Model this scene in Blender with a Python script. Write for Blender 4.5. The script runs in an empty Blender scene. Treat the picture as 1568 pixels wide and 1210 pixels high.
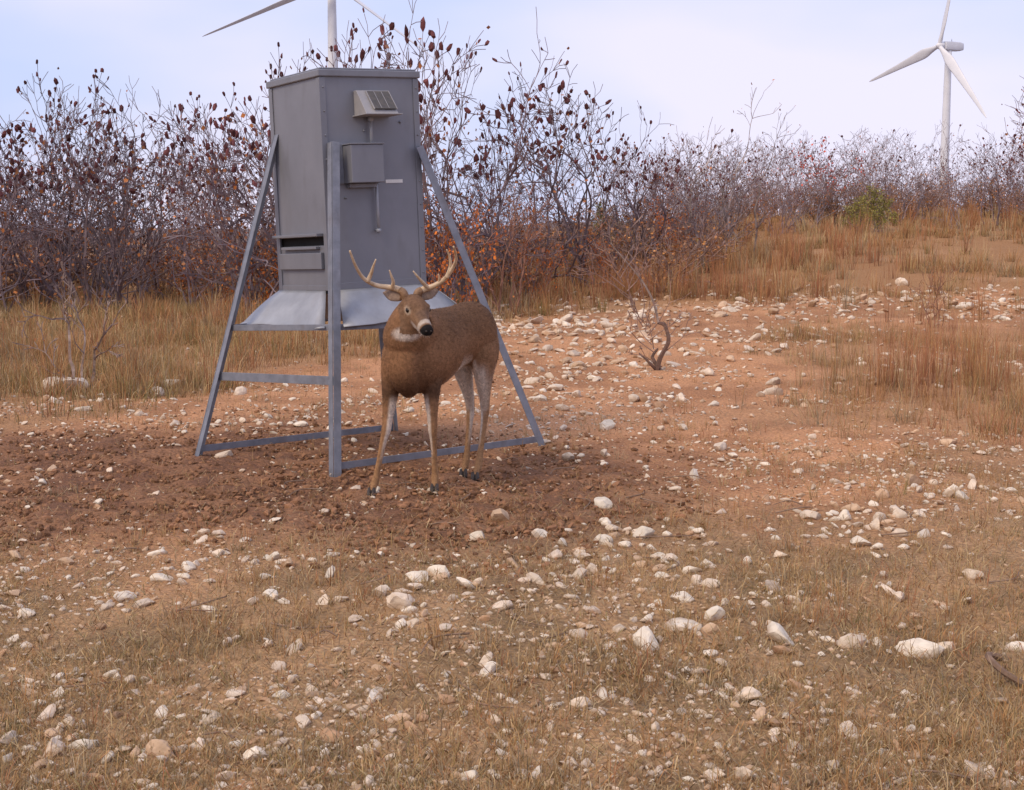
import bpy, math, random, bmesh
import numpy as np
from mathutils import Vector
random.seed(7); rng=np.random.default_rng(7)
scene=bpy.context.scene
scene.view_settings.view_transform='Standard'
try: scene.view_settings.look='None'
except: pass
scene.view_settings.exposure=0

# ------------------------------------------------------------ helpers
def link(o,parent=None):
    scene.collection.objects.link(o)
    if parent is not None: o.parent=parent
    return o
def empty(name,loc=(0,0,0)):
    e=bpy.data.objects.new(name,None); e.location=loc; e.empty_display_size=.2
    return link(e)
def npmesh(name,V,F,col=None,mat=None,smooth=False):
    V=np.asarray(V,np.float32); F=np.asarray(F,np.int32); k=F.shape[1]
    me=bpy.data.meshes.new(name)
    me.vertices.add(len(V)); me.vertices.foreach_set('co',V.ravel())
    me.loops.add(F.size); me.loops.foreach_set('vertex_index',F.ravel())
    me.polygons.add(len(F))
    me.polygons.foreach_set('loop_start',np.arange(0,F.size,k,dtype=np.int32))
    me.polygons.foreach_set('loop_total',np.full(len(F),k,np.int32))
    me.polygons.foreach_set('use_smooth',np.full(len(F),smooth,bool))
    me.update(calc_edges=True)
    if col is not None:
        a=me.color_attributes.new('Col','FLOAT_COLOR','POINT')
        c=np.ones((len(V),4),np.float32); c[:,:3]=col
        a.data.foreach_set('color',c.ravel())
    if mat: me.materials.append(mat)
    return me
def npobj(name,V,F,col=None,mat=None,smooth=False,parent=None):
    return link(bpy.data.objects.new(name,npmesh(name,V,F,col,mat,smooth)),parent)
def hsh(i,j,s):
    v=np.sin(i*127.1+j*311.7+s*74.7)*43758.5453
    return v-np.floor(v)
def vn(x,y,s=0):
    xi=np.floor(x); yi=np.floor(y); fx=x-xi; fy=y-yi
    fx=fx*fx*(3-2*fx); fy=fy*fy*(3-2*fy)
    a=hsh(xi,yi,s);b=hsh(xi+1,yi,s);c=hsh(xi,yi+1,s);d=hsh(xi+1,yi+1,s)
    return a+(b-a)*fx+(c-a)*fy+(a-b-c+d)*fx*fy
def fbm(x,y,s=0,o=4):
    t=0;w=0;a=1.
    for k in range(o):
        t=t+a*vn(x*2**k,y*2**k,s+k*3.1); w+=a; a*=.5
    return t/w
def sm(a,b,x):
    t=np.clip((x-a)/(b-a),0,1); return t*t*(3-2*t)
def H(x,y):
    x=np.asarray(x,float); y=np.asarray(y,float)
    z=1.75*sm(10,43,y)*sm(-9,10,x)
    z=z+5.0*(fbm(x*.006,y*.006,5,3)-.5)*sm(80,400,np.hypot(x,y))
    flat=1-sm(1.6,3.2,np.hypot((x+.8)/1.1,(y-8.0)))
    z=z+.12*(fbm(x*.5,y*.5,1,3)-.5)*(1-flat)
    z=z+.030*(fbm(x*4,y*4,2,3)-.5)
    return z
def Hs(x,y): return float(H(np.array([x]),np.array([y]))[0])

# ------------------------------------------------------------ materials
def mat_new(name,rough=.8,metal=0.,spec=.3):
    m=bpy.data.materials.new(name); m.use_nodes=True
    nt=m.node_tree; b=nt.nodes['Principled BSDF']
    b.inputs['Roughness'].default_value=rough; b.inputs['Metallic'].default_value=metal
    b.inputs['Specular IOR Level'].default_value=spec
    return m,nt,b
def mat_attr(name,rough=.9,nscale=30,lo=.75,hi=1.25,bump=0,bscale=60,objrand=0,bdist=.01):
    m,nt,b=mat_new(name,rough,0,.15)
    at=nt.nodes.new('ShaderNodeAttribute'); at.attribute_name='Col'
    tc=nt.nodes.new('ShaderNodeTexCoord')
    nz=nt.nodes.new('ShaderNodeTexNoise'); nz.inputs['Scale'].default_value=nscale; nz.inputs['Detail'].default_value=6
    nt.links.new(tc.outputs['Object'],nz.inputs['Vector'])
    mr=nt.nodes.new('ShaderNodeMapRange'); mr.inputs['From Min'].default_value=.3; mr.inputs['From Max'].default_value=.7
    mr.inputs['To Min'].default_value=lo; mr.inputs['To Max'].default_value=hi
    nt.links.new(nz.outputs['Fac'],mr.inputs['Value'])
    vm=nt.nodes.new('ShaderNodeVectorMath'); vm.operation='SCALE'
    nt.links.new(at.outputs['Color'],vm.inputs[0]); nt.links.new(mr.outputs['Result'],vm.inputs['Scale'])
    last=vm.outputs[0]
    if objrand:
        oi=nt.nodes.new('ShaderNodeObjectInfo'); m2=nt.nodes.new('ShaderNodeMapRange')
        m2.inputs['To Min'].default_value=1-objrand; m2.inputs['To Max'].default_value=1+objrand
        nt.links.new(oi.outputs['Random'],m2.inputs['Value'])
        v2=nt.nodes.new('ShaderNodeVectorMath'); v2.operation='SCALE'
        nt.links.new(last,v2.inputs[0]); nt.links.new(m2.outputs['Result'],v2.inputs['Scale']); last=v2.outputs[0]
    nt.links.new(last,b.inputs['Base Color'])
    if bump:
        n2=nt.nodes.new('ShaderNodeTexNoise'); n2.inputs['Scale'].default_value=bscale; n2.inputs['Detail'].default_value=8
        nt.links.new(tc.outputs['Object'],n2.inputs['Vector'])
        bp=nt.nodes.new('ShaderNodeBump'); bp.inputs['Strength'].default_value=bump; bp.inputs['Distance'].default_value=bdist
        nt.links.new(n2.outputs['Fac'],bp.inputs['Height']); nt.links.new(bp.outputs['Normal'],b.inputs['Normal'])
    return m
def mat_noise(name,c1,c2,scale=8,rough=.5,metal=0,bump=.1,bscale=40,spec=.4,stretch=0,stain=None,amt=.2):
    m,nt,b=mat_new(name,rough,metal,spec)
    tc=nt.nodes.new('ShaderNodeTexCoord'); nz=nt.nodes.new('ShaderNodeTexNoise')
    nz.inputs['Scale'].default_value=scale; nz.inputs['Detail'].default_value=8; nz.inputs['Roughness'].default_value=.6
    nt.links.new(tc.outputs['Object'],nz.inputs['Vector'])
    cr=nt.nodes.new('ShaderNodeValToRGB'); cr.color_ramp.elements[0].position=.35; cr.color_ramp.elements[1].position=.65
    cr.color_ramp.elements[0].color=(*c1,1); cr.color_ramp.elements[1].color=(*c2,1)
    nt.links.new(nz.outputs['Fac'],cr.inputs['Fac']); last=cr.outputs['Color']
    if stretch:
        mp=nt.nodes.new('ShaderNodeMapping'); mp.inputs['Scale'].default_value=(1,1,stretch)
        n3=nt.nodes.new('ShaderNodeTexNoise'); n3.inputs['Scale'].default_value=11; n3.inputs['Detail'].default_value=6
        nt.links.new(tc.outputs['Object'],mp.inputs['Vector']); nt.links.new(mp.outputs['Vector'],n3.inputs['Vector'])
        mr=nt.nodes.new('ShaderNodeMapRange'); mr.inputs['From Min'].default_value=.52; mr.inputs['From Max'].default_value=.80; mr.inputs['To Max'].default_value=amt
        nt.links.new(n3.outputs['Fac'],mr.inputs['Value'])
        mx=nt.nodes.new('ShaderNodeMix'); mx.data_type='RGBA'; nt.links.new(mr.outputs['Result'],mx.inputs['Factor'])
        nt.links.new(last,mx.inputs['A']); mx.inputs['B'].default_value=(*(stain or (.10,.095,.10)),1); last=mx.outputs['Result']
    nt.links.new(last,b.inputs['Base Color'])
    if bump:
        n2=nt.nodes.new('ShaderNodeTexNoise'); n2.inputs['Scale'].default_value=bscale
        nt.links.new(tc.outputs['Object'],n2.inputs['Vector'])
        bp=nt.nodes.new('ShaderNodeBump'); bp.inputs['Strength'].default_value=bump; bp.inputs['Distance'].default_value=.01
        nt.links.new(n2.outputs['Fac'],bp.inputs['Height']); nt.links.new(bp.outputs['Normal'],b.inputs['Normal'])
    return m
M_ground=mat_attr('ground_soil',.95,55,.66,1.30,.9,38,0,.03)
M_stone=mat_attr('limestone',.9,25,.82,1.12,.5,60,0,.01)
M_grass=mat_attr('dry_grass_blades',.85,6,.85,1.15)
M_shrub=mat_attr('shrub_bark_leaf',.9,9,.75,1.25,0,60,.22)
M_fur=mat_attr('deer_fur',.85,60,.76,1.22,.4,160,0,.004)
M_steel=mat_noise('painted_steel',(.178,.186,.215),(.212,.220,.252),2.6,.42,.15,.12,5,.4,.35,(.12,.115,.12),.35)
M_steel_lt=mat_noise('galvanised_steel',(.28,.295,.33),(.38,.40,.44),5,.5,.2,.08,60,.35,.5,(.24,.22,.20),.4)
M_leg=mat_noise('leg_steel',(.17,.185,.22),(.25,.265,.31),12,.5,.2,.1,80,.35,.4,(.16,.12,.10),.5)
M_dark=mat_noise('painted_inner_shade',(.012,.012,.013),(.02,.02,.02),10,.9)  # near-black colour standing in for the shade inside the hopper
M_beige=mat_noise('plastic_casing',(.27,.27,.29),(.33,.32,.32),12,.5)
M_solar=mat_noise('solar_cell',(.07,.065,.06),(.11,.095,.08),30,.3,.2)
M_label=mat_noise('paper_label',(.6,.6,.58),(.7,.7,.68),30,.6)
M_bone=mat_noise('antler_bone',(.42,.29,.17),(.66,.52,.36),18,.45,0,.2,90)
M_antbase=mat_noise('antler_base',(.16,.09,.045),(.30,.18,.10),30,.6,0,.4,120)
M_eye=mat_noise('eye_gloss',(.01,.006,.004),(.02,.012,.008),10,.08,0,0)
M_hoof=mat_noise('hoof_horn',(.03,.022,.018),(.06,.045,.035),20,.6)
M_white=mat_noise('turbine_paint',(.66,.66,.68),(.74,.74,.76),.2,.4,0,0)

# ------------------------------------------------------------ world / light / camera
w=bpy.data.worlds.new('World'); scene.world=w; w.use_nodes=True
nt=w.node_tree; bg=nt.nodes['Background']
sky=nt.nodes.new('ShaderNodeTexSky'); sky.sky_type='NISHITA'; sky.sun_disc=False
SAZ=math.atan2(-.62,-.62)
SEL=math.radians(44)
sky.sun_elevation=SEL; sky.sun_rotation=SAZ%(2*math.pi); sky.air_density=1.0; sky.dust_density=2.0
tc=nt.nodes.new('ShaderNodeTexCoord'); mp=nt.nodes.new('ShaderNodeMapping'); mp.inputs['Scale'].default_value=(1.,1.,2.6); mp.inputs['Location'].default_value=(.35,.2,0)
nt.links.new(tc.outputs['Generated'],mp.inputs['Vector'])
nz=nt.nodes.new('ShaderNodeTexNoise'); nz.inputs['Scale'].default_value=2.4; nz.inputs['Detail'].default_value=4; nz.inputs['Roughness'].default_value=.45
nt.links.new(mp.outputs['Vector'],nz.inputs['Vector'])
cr=nt.nodes.new('ShaderNodeValToRGB')
cr.color_ramp.elements[0].position=.36; cr.color_ramp.elements[0].color=(6.4,7.3,10.6,1)
cr.color_ramp.elements[1].position=.60; cr.color_ramp.elements[1].color=(9.4,8.9,11.0,1)
nt.links.new(nz.outputs['Fac'],cr.inputs['Fac'])
mx=nt.nodes.new('ShaderNodeMix'); mx.data_type='RGBA'; mx.inputs['Factor'].default_value=.85
nt.links.new(sky.outputs['Color'],mx.inputs['A']); nt.links.new(cr.outputs['Color'],mx.inputs['B'])
nt.links.new(mx.outputs['Result'],bg.inputs['Color']); bg.inputs['Strength'].default_value=.105

sl=bpy.data.lights.new('sun','SUN'); sl.energy=2.1; sl.angle=math.radians(24); sl.color=(1,.81,.57)
so=link(bpy.data.objects.new('sun',sl))
sd=Vector((math.sin(SAZ)*math.cos(SEL),math.cos(SAZ)*math.cos(SEL),math.sin(SEL)))
so.rotation_euler=sd.to_track_quat('Z','Y').to_euler(); so.location=sd*30
cam=bpy.data.cameras.new('camera'); co=link(bpy.data.objects.new('camera',cam))
co.location=(0,0,1.35); co.rotation_euler=(math.radians(90-6.92),0,0)
cam.sensor_width=36; cam.lens=36*2100/1568; cam.clip_end=6000; cam.clip_start=.05
scene.camera=co

# ------------------------------------------------------------ zones
def zones(x,y):
    n=fbm(x*.7,y*.7,11,4)-.5
    dirt=1-sm(.5,1.55,np.hypot((x+2.0)/2.5,(y-7.4)/1.8)+n*1.3)
    edge=12.4+2.15*(x+2.3)
    edge=np.minimum(edge,20.0)
    tall=sm(-1.6,1.6,y-edge+n*7)
    right=sm(1.6,2.9,x-(y-9)*.12+n*2)*sm(7.6,9.5,y+n*3)*(1-sm(15,18,y))
    fore=1-sm(4.9,7.4,y+n*3-.35*np.clip(x,0,3))
    return dirt,tall,right,fore,n

# ------------------------------------------------------------ ground sheet
xs=np.concatenate([-np.geomspace(3000,11.2,40),np.linspace(-11,-3.2,130),np.linspace(-3.15,3.6,280),np.linspace(3.65,14,160),np.geomspace(14.3,3000,40)])
ys=np.concatenate([-np.geomspace(2000,3,25),np.linspace(-2.5,2.6,30),np.geomspace(2.62,42,480),np.geomspace(42.6,4000,60)])
X,Y=np.meshgrid(xs,ys); Z=H(X,Y)
dirt,tall,right,fore,n=zones(X,Y)
clod=(fbm(X*9,Y*9,21,3)-.5)
Z=Z+dirt*clod*.06*(Y<12)+(1-dirt)*.018*(fbm(X*13,Y*13,23,2)-.5)*(Y<14)
def mixc(C,m,k): return C*(1-m[...,None])+np.array(k)*m[...,None]
C=np.ones(X.shape+(3,))*np.array((.53,.275,.14))
C=mixc(C,sm(.38,.62,fbm(X*1.6,Y*1.6,31,4)),(.38,.19,.095))
C=mixc(C,fore*.8,(.38,.245,.13))
C=mixc(C,fore*sm(.42,.65,fbm(X*2.3,Y*2.3,37,4))*.9,(.25,.16,.083))
C=mixc(C,right*.7,(.36,.20,.10))
C=mixc(C,tall*.9,(.34,.185,.085))
C=mixc(C,tall*sm(.5,.65,fbm(X*.9,Y*.9,39,4))*.6,(.44,.26,.14))
C=mixc(C,dirt*.9,(.245,.125,.068))
C=mixc(C,dirt*sm(.45,.6,fbm(X*6,Y*6,41,3))*.8,(.165,.082,.048))
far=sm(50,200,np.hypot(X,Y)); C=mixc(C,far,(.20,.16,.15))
ny,nx=X.shape
idx=np.arange(ny*nx).reshape(ny,nx)
F=np.stack([idx[:-1,:-1],idx[:-1,1:],idx[1:,1:],idx[1:,:-1]],-1).reshape(-1,4)
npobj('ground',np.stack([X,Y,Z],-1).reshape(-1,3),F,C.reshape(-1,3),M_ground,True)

# ------------------------------------------------------------ grass
def blades(P,h,az,lean,wd,col):
    N=len(P); d=np.stack([np.cos(az),np.sin(az),np.zeros(N)],-1)
    fa=rng.uniform(0,math.pi,N); s=np.stack([np.cos(fa),np.sin(fa),np.zeros(N)],-1)*wd[:,None]*.5
    up=np.array([0,0,1.])
    m=P+up*(h*.55)[:,None]*np.cos(lean*.6)[:,None]+d*(h*.55*np.sin(lean*.6))[:,None]
    t=m+up*(h*.45*np.cos(lean*1.5))[:,None]+d*(h*.45*np.sin(lean*1.5))[:,None]
    V=np.stack([P-s,P+s,m-s*.75,m+s*.75,t],1).reshape(-1,3)
    b=(np.arange(N)*5)[:,None]
    F=np.concatenate([b+np.array([[0,1,3]]),b+np.array([[0,3,2]]),b+np.array([[2,3,4]])],0)
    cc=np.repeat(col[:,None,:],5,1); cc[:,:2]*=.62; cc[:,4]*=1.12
    return V,F,cc.reshape(-1,3)
PAL=np.array([(.43,.28,.13),(.41,.22,.095),(.39,.175,.09),(.25,.20,.08),(.36,.28,.18),(.50,.37,.20)])
def tufts(xy,nb,rad,h0,h1,pal_p,wd=.004,lean=.5):
    N=len(xy); rp=np.repeat(np.arange(N),nb)
    ang=rng.uniform(0,2*math.pi,len(rp)); rr=np.abs(rng.normal(0,1,len(rp)))*np.repeat(rad,nb)
    x=xy[rp,0]+np.cos(ang)*rr; y=xy[rp,1]+np.sin(ang)*rr
    P=np.stack([x,y,H(x,y)-.01],-1)
    th=rng.uniform(h0,h1,N)[rp]*rng.uniform(.45,1.1,len(rp))
    kind=rng.choice(len(PAL),N,p=pal_p)[rp]
    fl=rng.random(len(rp))<.2
    kind=np.where(fl,rng.choice(len(PAL),len(rp),p=pal_p),kind)
    c=PAL[kind]*rng.uniform(.7,1.25,len(rp))[:,None]
    az=ang+rng.normal(0,.5,len(rp))
    ln=np.abs(rng.normal(lean*.4,lean*.6,len(rp)))
    return blades(P,th,az,ln,np.full(len(rp),wd)*np.maximum(1,y/14.),c)
def sample(n,x0,x1,y0,y1,dens):
    out=[];tot=0
    while tot<n:
        k=n*3
        u=rng.random(k); y=np.exp(np.log(y0)+u*np.log(y1/y0))
        a=rng.uniform(x0,x1,k); x=a*y
        m=rng.random(k)<dens(x,y); out.append(np.stack([x[m],y[m]],-1)); tot+=m.sum()
    return np.concatenate(out)[:n]
def merge(parts):
    Vs=[];Fs=[];Cs=[];o=0
    for V,F,C in parts: Vs.append(V);Fs.append(F+o);Cs.append(C);o+=len(V)
    return np.concatenate(Vs),np.concatenate(Fs),np.concatenate(Cs)
parts=[]
def d_tall(x,y):
    a=zones(x,y); return np.clip(a[1],0,1)**1.5*(y>9)*(.16+.84*sm(.38,.58,fbm(x*.8,y*.55,51,4)))
xy=sample(4500,-.46,.5,9,46,d_tall)
hh=rng.random(len(xy))
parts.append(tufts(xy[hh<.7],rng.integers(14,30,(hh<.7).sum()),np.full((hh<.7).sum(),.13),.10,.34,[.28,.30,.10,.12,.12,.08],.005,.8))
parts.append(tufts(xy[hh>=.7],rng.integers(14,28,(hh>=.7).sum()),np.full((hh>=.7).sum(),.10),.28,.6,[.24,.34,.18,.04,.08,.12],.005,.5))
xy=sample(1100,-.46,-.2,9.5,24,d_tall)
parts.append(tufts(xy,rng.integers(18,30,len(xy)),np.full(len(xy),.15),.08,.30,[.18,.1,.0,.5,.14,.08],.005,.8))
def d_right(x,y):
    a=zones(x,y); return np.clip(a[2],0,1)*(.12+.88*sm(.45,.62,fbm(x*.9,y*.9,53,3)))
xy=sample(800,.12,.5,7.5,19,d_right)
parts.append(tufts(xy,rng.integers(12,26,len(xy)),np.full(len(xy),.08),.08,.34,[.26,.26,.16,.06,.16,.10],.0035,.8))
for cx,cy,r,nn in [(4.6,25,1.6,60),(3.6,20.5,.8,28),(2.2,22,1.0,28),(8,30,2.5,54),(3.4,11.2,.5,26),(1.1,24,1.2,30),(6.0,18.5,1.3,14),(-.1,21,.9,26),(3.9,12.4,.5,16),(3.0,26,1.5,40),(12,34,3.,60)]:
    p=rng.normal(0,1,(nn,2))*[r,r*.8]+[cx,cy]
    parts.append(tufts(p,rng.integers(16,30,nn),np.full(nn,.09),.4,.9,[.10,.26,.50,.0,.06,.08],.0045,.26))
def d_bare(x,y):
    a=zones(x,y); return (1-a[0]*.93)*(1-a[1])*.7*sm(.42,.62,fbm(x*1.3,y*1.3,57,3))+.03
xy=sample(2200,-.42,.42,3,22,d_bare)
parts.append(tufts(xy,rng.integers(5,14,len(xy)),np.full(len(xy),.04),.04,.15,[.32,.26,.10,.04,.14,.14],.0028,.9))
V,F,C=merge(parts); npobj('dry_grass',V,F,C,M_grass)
parts=[]
def d_fore(x,y):
    a=zones(x,y); return (.10+.9*a[3])*(1-.8*a[0])*(.12+.88*sm(.4,.6,fbm(x*1.7,y*1.7,61,3)))
xy=sample(5200,-.42,.42,2.9,9,d_fore)
parts.append(tufts(xy,rng.integers(8,20,len(xy)),np.full(len(xy),.035),.02,.07,[.32,.12,.02,.14,.22,.18],.0022,1.3))
xy=sample(26000,-.42,.42,2.9,11,lambda x,y:.25+.75*zones(x,y)[3]-.15*zones(x,y)[0])
N=len(xy); P=np.stack([xy[:,0],xy[:,1],H(xy[:,0],xy[:,1])+.006],-1)
c=PAL[rng.choice(6,N,p=[.3,.15,.05,.05,.25,.20])]*rng.uniform(.6,1.25,N)[:,None]
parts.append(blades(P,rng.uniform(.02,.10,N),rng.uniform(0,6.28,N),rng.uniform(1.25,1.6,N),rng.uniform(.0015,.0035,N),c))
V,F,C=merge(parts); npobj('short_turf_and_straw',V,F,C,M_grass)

# ------------------------------------------------------------ stones
def ico(sub):
    bm=bmesh.new(); bmesh.ops.create_icosphere(bm,subdivisions=sub,radius=1)
    V=np.array([v.co[:] for v in bm.verts]); F=np.array([[v.index for v in f.verts] for f in bm.faces]); bm.free(); return V,F
I1=ico(1);I2=ico(2);I3=ico(3)
def stones(xy,size,sub,cols,flat=(.45,.8),sink=.25):
    V0,F0=sub; N=len(xy); nv=len(V0)
    variants=[]
    for k in range(14):
        v=V0.copy()
        for q in range(10):
            d=rng.normal(0,1,3); d/=np.linalg.norm(d); lim=rng.uniform(.38,.8)
            e=v@d; v=v-np.outer(np.maximum(e-lim,0),d)
        v=v*(1+.10*(rng.random(nv)-.5))[:,None]; variants.append(v)
    variants=np.array(variants); k=rng.integers(0,14,N)
    v=variants[k]*np.stack([rng.uniform(.85,1.35,N),rng.uniform(.6,1.05,N),rng.uniform(*flat,N)],-1)[:,None,:]*1.12
    a=rng.uniform(0,6.28,N); ca=np.cos(a)[:,None]; sa=np.sin(a)[:,None]
    tl=rng.normal(0,.25,N)[:,None]
    zz=v[...,2]+v[...,0]*tl
    x=v[...,0]*ca-v[...,1]*sa; y=v[...,0]*sa+v[...,1]*ca
    s=(size*.5)[:,None]
    h=H(xy[:,0],xy[:,1])
    W=np.stack([x*s+xy[:,0:1],y*s+xy[:,1:2],zz*s+h[:,None]+(size*sink*.5)[:,None]],-1)
    F=(F0[None]+(np.arange(N)*nv)[:,None,None]).reshape(-1,3)
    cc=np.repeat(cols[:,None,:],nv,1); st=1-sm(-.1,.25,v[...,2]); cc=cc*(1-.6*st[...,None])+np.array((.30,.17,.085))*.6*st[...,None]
    return W.reshape(-1,3),F,cc.reshape(-1,3)
SP=np.array([(.68,.56,.43),(.76,.67,.54),(.58,.41,.27),(.48,.30,.18),(.62,.51,.40)])
def scol(N,p): return SP[rng.choice(5,N,p=p)]*rng.uniform(.8,1.1,N)[:,None]
def d_st(x,y):
    a=zones(x,y)
    cl=sm(.42,.62,fbm(x*1.1,y*1.1,71,4))
    return np.clip((.13+.87*cl)*(1-.6*a[0])*(1-.92*a[1])*(1-.6*a[2])*(1-.25*a[3]),0,1)
parts=[]
xy=sample(14500,-.42,.42,2.9,24,d_st); N=len(xy)
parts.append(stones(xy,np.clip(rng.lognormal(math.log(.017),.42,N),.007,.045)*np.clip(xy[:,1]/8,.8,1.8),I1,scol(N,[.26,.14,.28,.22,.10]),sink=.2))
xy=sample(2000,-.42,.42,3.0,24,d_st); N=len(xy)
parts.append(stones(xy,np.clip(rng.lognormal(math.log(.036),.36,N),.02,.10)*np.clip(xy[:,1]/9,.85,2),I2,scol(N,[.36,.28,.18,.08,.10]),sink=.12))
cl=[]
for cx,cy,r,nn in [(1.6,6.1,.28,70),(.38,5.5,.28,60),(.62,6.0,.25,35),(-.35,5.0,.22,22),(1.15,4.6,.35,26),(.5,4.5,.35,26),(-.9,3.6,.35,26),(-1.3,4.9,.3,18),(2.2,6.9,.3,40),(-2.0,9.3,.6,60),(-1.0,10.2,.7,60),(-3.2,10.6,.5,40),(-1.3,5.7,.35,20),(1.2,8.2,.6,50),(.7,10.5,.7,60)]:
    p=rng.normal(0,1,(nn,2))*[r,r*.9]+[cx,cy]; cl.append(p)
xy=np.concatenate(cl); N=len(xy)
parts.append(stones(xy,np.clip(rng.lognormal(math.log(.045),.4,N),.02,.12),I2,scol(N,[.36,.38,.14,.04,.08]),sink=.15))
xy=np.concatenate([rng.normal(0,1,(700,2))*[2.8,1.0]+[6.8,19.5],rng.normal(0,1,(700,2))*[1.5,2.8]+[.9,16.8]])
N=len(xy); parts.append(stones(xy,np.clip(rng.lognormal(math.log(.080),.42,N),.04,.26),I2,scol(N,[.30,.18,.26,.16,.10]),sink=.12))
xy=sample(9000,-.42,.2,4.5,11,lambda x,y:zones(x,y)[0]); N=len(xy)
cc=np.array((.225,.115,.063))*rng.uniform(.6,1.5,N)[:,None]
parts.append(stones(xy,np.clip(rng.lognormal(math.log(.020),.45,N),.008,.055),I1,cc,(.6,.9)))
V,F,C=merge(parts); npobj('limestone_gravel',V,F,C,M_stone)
big=[(-.40,4.71,.112),(.133,5.95,.10),(-1.41,4.87,.085),(-.667,4.76,.075),(.77,5.29,.08),(1.09,5.48,.10),(1.097,4.3,.10),
(1.61,5.96,.10),(1.53,6.23,.10),(1.78,6.17,.09),(1.83,6.69,.11),(2.2,6.77,.14),(2.08,7.0,.15),(1.49,5.72,.11),(1.68,5.85,.08),(1.4,6.3,.09),
(.40,5.84,.12),(.31,5.22,.11),(.26,5.12,.07),(-.36,5.12,.11),(-.03,4.68,.085),(.44,4.25,.13),(.6,4.78,.085),(-.07,3.98,.07),(-.686,4.24,.075),
(.66,3.78,.10),(1.3,4.24,.13),(-1.23,3.54,.06),(-1.33,3.49,.075),(-.826,3.65,.06),(-.91,3.4,.09),(-.67,3.82,.055),(1.64,4.32,.10),
(-3.72,11.35,.40),(-2.96,11.8,.2),(-2.9,11.2,.15),(.58,5.96,.10),(-.154,5.9,.10),(-1.7,8.0,.12),(-2.5,7.2,.09),(-1.6,3.9,.07),(.95,4.9,.09),(1.75,5.1,.09),(.1,5.0,.08),(-.9,5.4,.08),(.45,6.6,.11),(1.0,7.4,.12),(-.65,3.35,.07),(.2,3.7,.06)]
xy=np.array([b[:2] for b in big]); sz=np.array([b[2] for b in big])*.95
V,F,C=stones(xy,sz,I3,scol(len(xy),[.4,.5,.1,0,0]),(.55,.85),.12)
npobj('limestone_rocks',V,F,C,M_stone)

# ------------------------------------------------------------ shrubs
def tubes(S,sides=3):
    S=np.array(S,float); p0=S[:,0:3];p1=S[:,3:6];r0=S[:,6];r1=S[:,7];c=S[:,8:11]
    t=p1-p0; t/=np.linalg.norm(t,axis=1)[:,None]+1e-9
    ref=np.where(np.abs(t[:,2:3])>.9,np.array([[1,0,0.]]),np.array([[0,0,1.]]))
    u=np.cross(t,ref); u/=np.linalg.norm(u,axis=1)[:,None]; v=np.cross(t,u)
    rings=[]
    for p,r in ((p0,r0),(p1+t*r1[:,None]*.3,r1)):
        for k in range(sides):
            a=2*math.pi*k/sides; rings.append(p+(u*math.cos(a)+v*math.sin(a))*r[:,None])
    V=np.stack(rings,1).reshape(-1,3); N=len(S); b=(np.arange(N)*2*sides)[:,None]; F=[]
    for k in range(sides):
        k2=(k+1)%sides; F.append(b+np.array([[k,k2,sides+k2]])); F.append(b+np.array([[k,sides+k2,sides+k]]))
    return V,np.concatenate(F,0),np.repeat(c[:,None,:],2*sides,1).reshape(-1,3)
def grow(S,T,p,d,L,r,lev,maxlev,rnd,bark,up=.12,wig=.22,rmin=.001,fork=(.30,.45)):
    n=max(2,int(L/.13)) if lev<2 else max(2,int(L/.09)); st=L/n
    for i in range(n):
        d=(d+Vector([rnd.gauss(0,wig) for _ in range(3)])*.6+Vector((0,0,up))).normalized()
        q=p+d*st; ra=max(rmin,r*(1-.55*i/n)); rb=max(rmin,r*(1-.55*(i+1)/n))
        k=rnd.uniform(.8,1.25); S.append((*p,*q,ra,rb,bark[0]*k,bark[1]*k,bark[2]*k))
        p=q
        if lev<maxlev and i>0 and rnd.random()<(fork[0] if lev==0 else fork[1]):
            ax=Vector([rnd.gauss(0,1) for _ in range(3)]); e=d.cross(ax).normalized()
            nd=(d*math.cos(.8)+e*math.sin(.8)).normalized()
            grow(S,T,p,nd,L*rnd.uniform(.35,.6)*(1-.4*i/n),rb*.65,lev+1,maxlev,rnd,bark,up,wig,rmin,fork)
    if lev<maxlev:
        for _ in range(rnd.choice([1,2,2,3])):
            ax=Vector([rnd.gauss(0,1) for _ in range(3)]); e=d.cross(ax).normalized()
            a=rnd.uniform(.3,.75); nd=(d*math.cos(a)+e*math.sin(a)).normalized()
            grow(S,T,p,nd,L*rnd.uniform(.4,.6),r*.45,lev+1,maxlev,rnd,bark,up,wig,rmin,fork)
    else: T.append((p,d))
def quads(P,D,size,cols):
    N=len(P); a=rng.normal(0,1,(N,3)); a/=np.linalg.norm(a,axis=1)[:,None]
    b=np.cross(a,rng.normal(0,1,(N,3))); b/=np.linalg.norm(b,axis=1)[:,None]
    a=a*size[:,None]; b=b*size[:,None]*.38
    V=np.stack([P,P+a*.5+b,P+a,P+a*.5-b],1).reshape(-1,3); k=(np.arange(N)*4)[:,None]
    return V,np.concatenate([k+np.array([[0,1,2]]),k+np.array([[0,2,3]])],0),np.repeat(cols[:,None],4,1).reshape(-1,3)
def heads(tips,rnd,scale=1.):
    V0,F0=I1; Vs=[];Fs=[];Cs=[];o=0
    for p,d in tips:
        L=rnd.uniform(.028,.055)*scale; W=L*rnd.uniform(.45,.75)
        dd=(Vector(d)+Vector((0,0,.5))).normalized(); q=dd.to_track_quat('Z','Y').to_matrix()
        v=V0*(1+.9*(rng.random(len(V0))-.5))[:,None]*[W,W,L]; v=v@np.array(q).T+np.array(p)+np.array(dd)*L*.8
        Vs.append(v);Fs.append(F0+o);o+=len(v)
        k=rnd.uniform(.6,1.5); Cs.append(np.tile(np.array((.12,.045,.047))*k,(len(v),1)))
    return np.concatenate(Vs),np.concatenate(Fs),np.concatenate(Cs)
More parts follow.
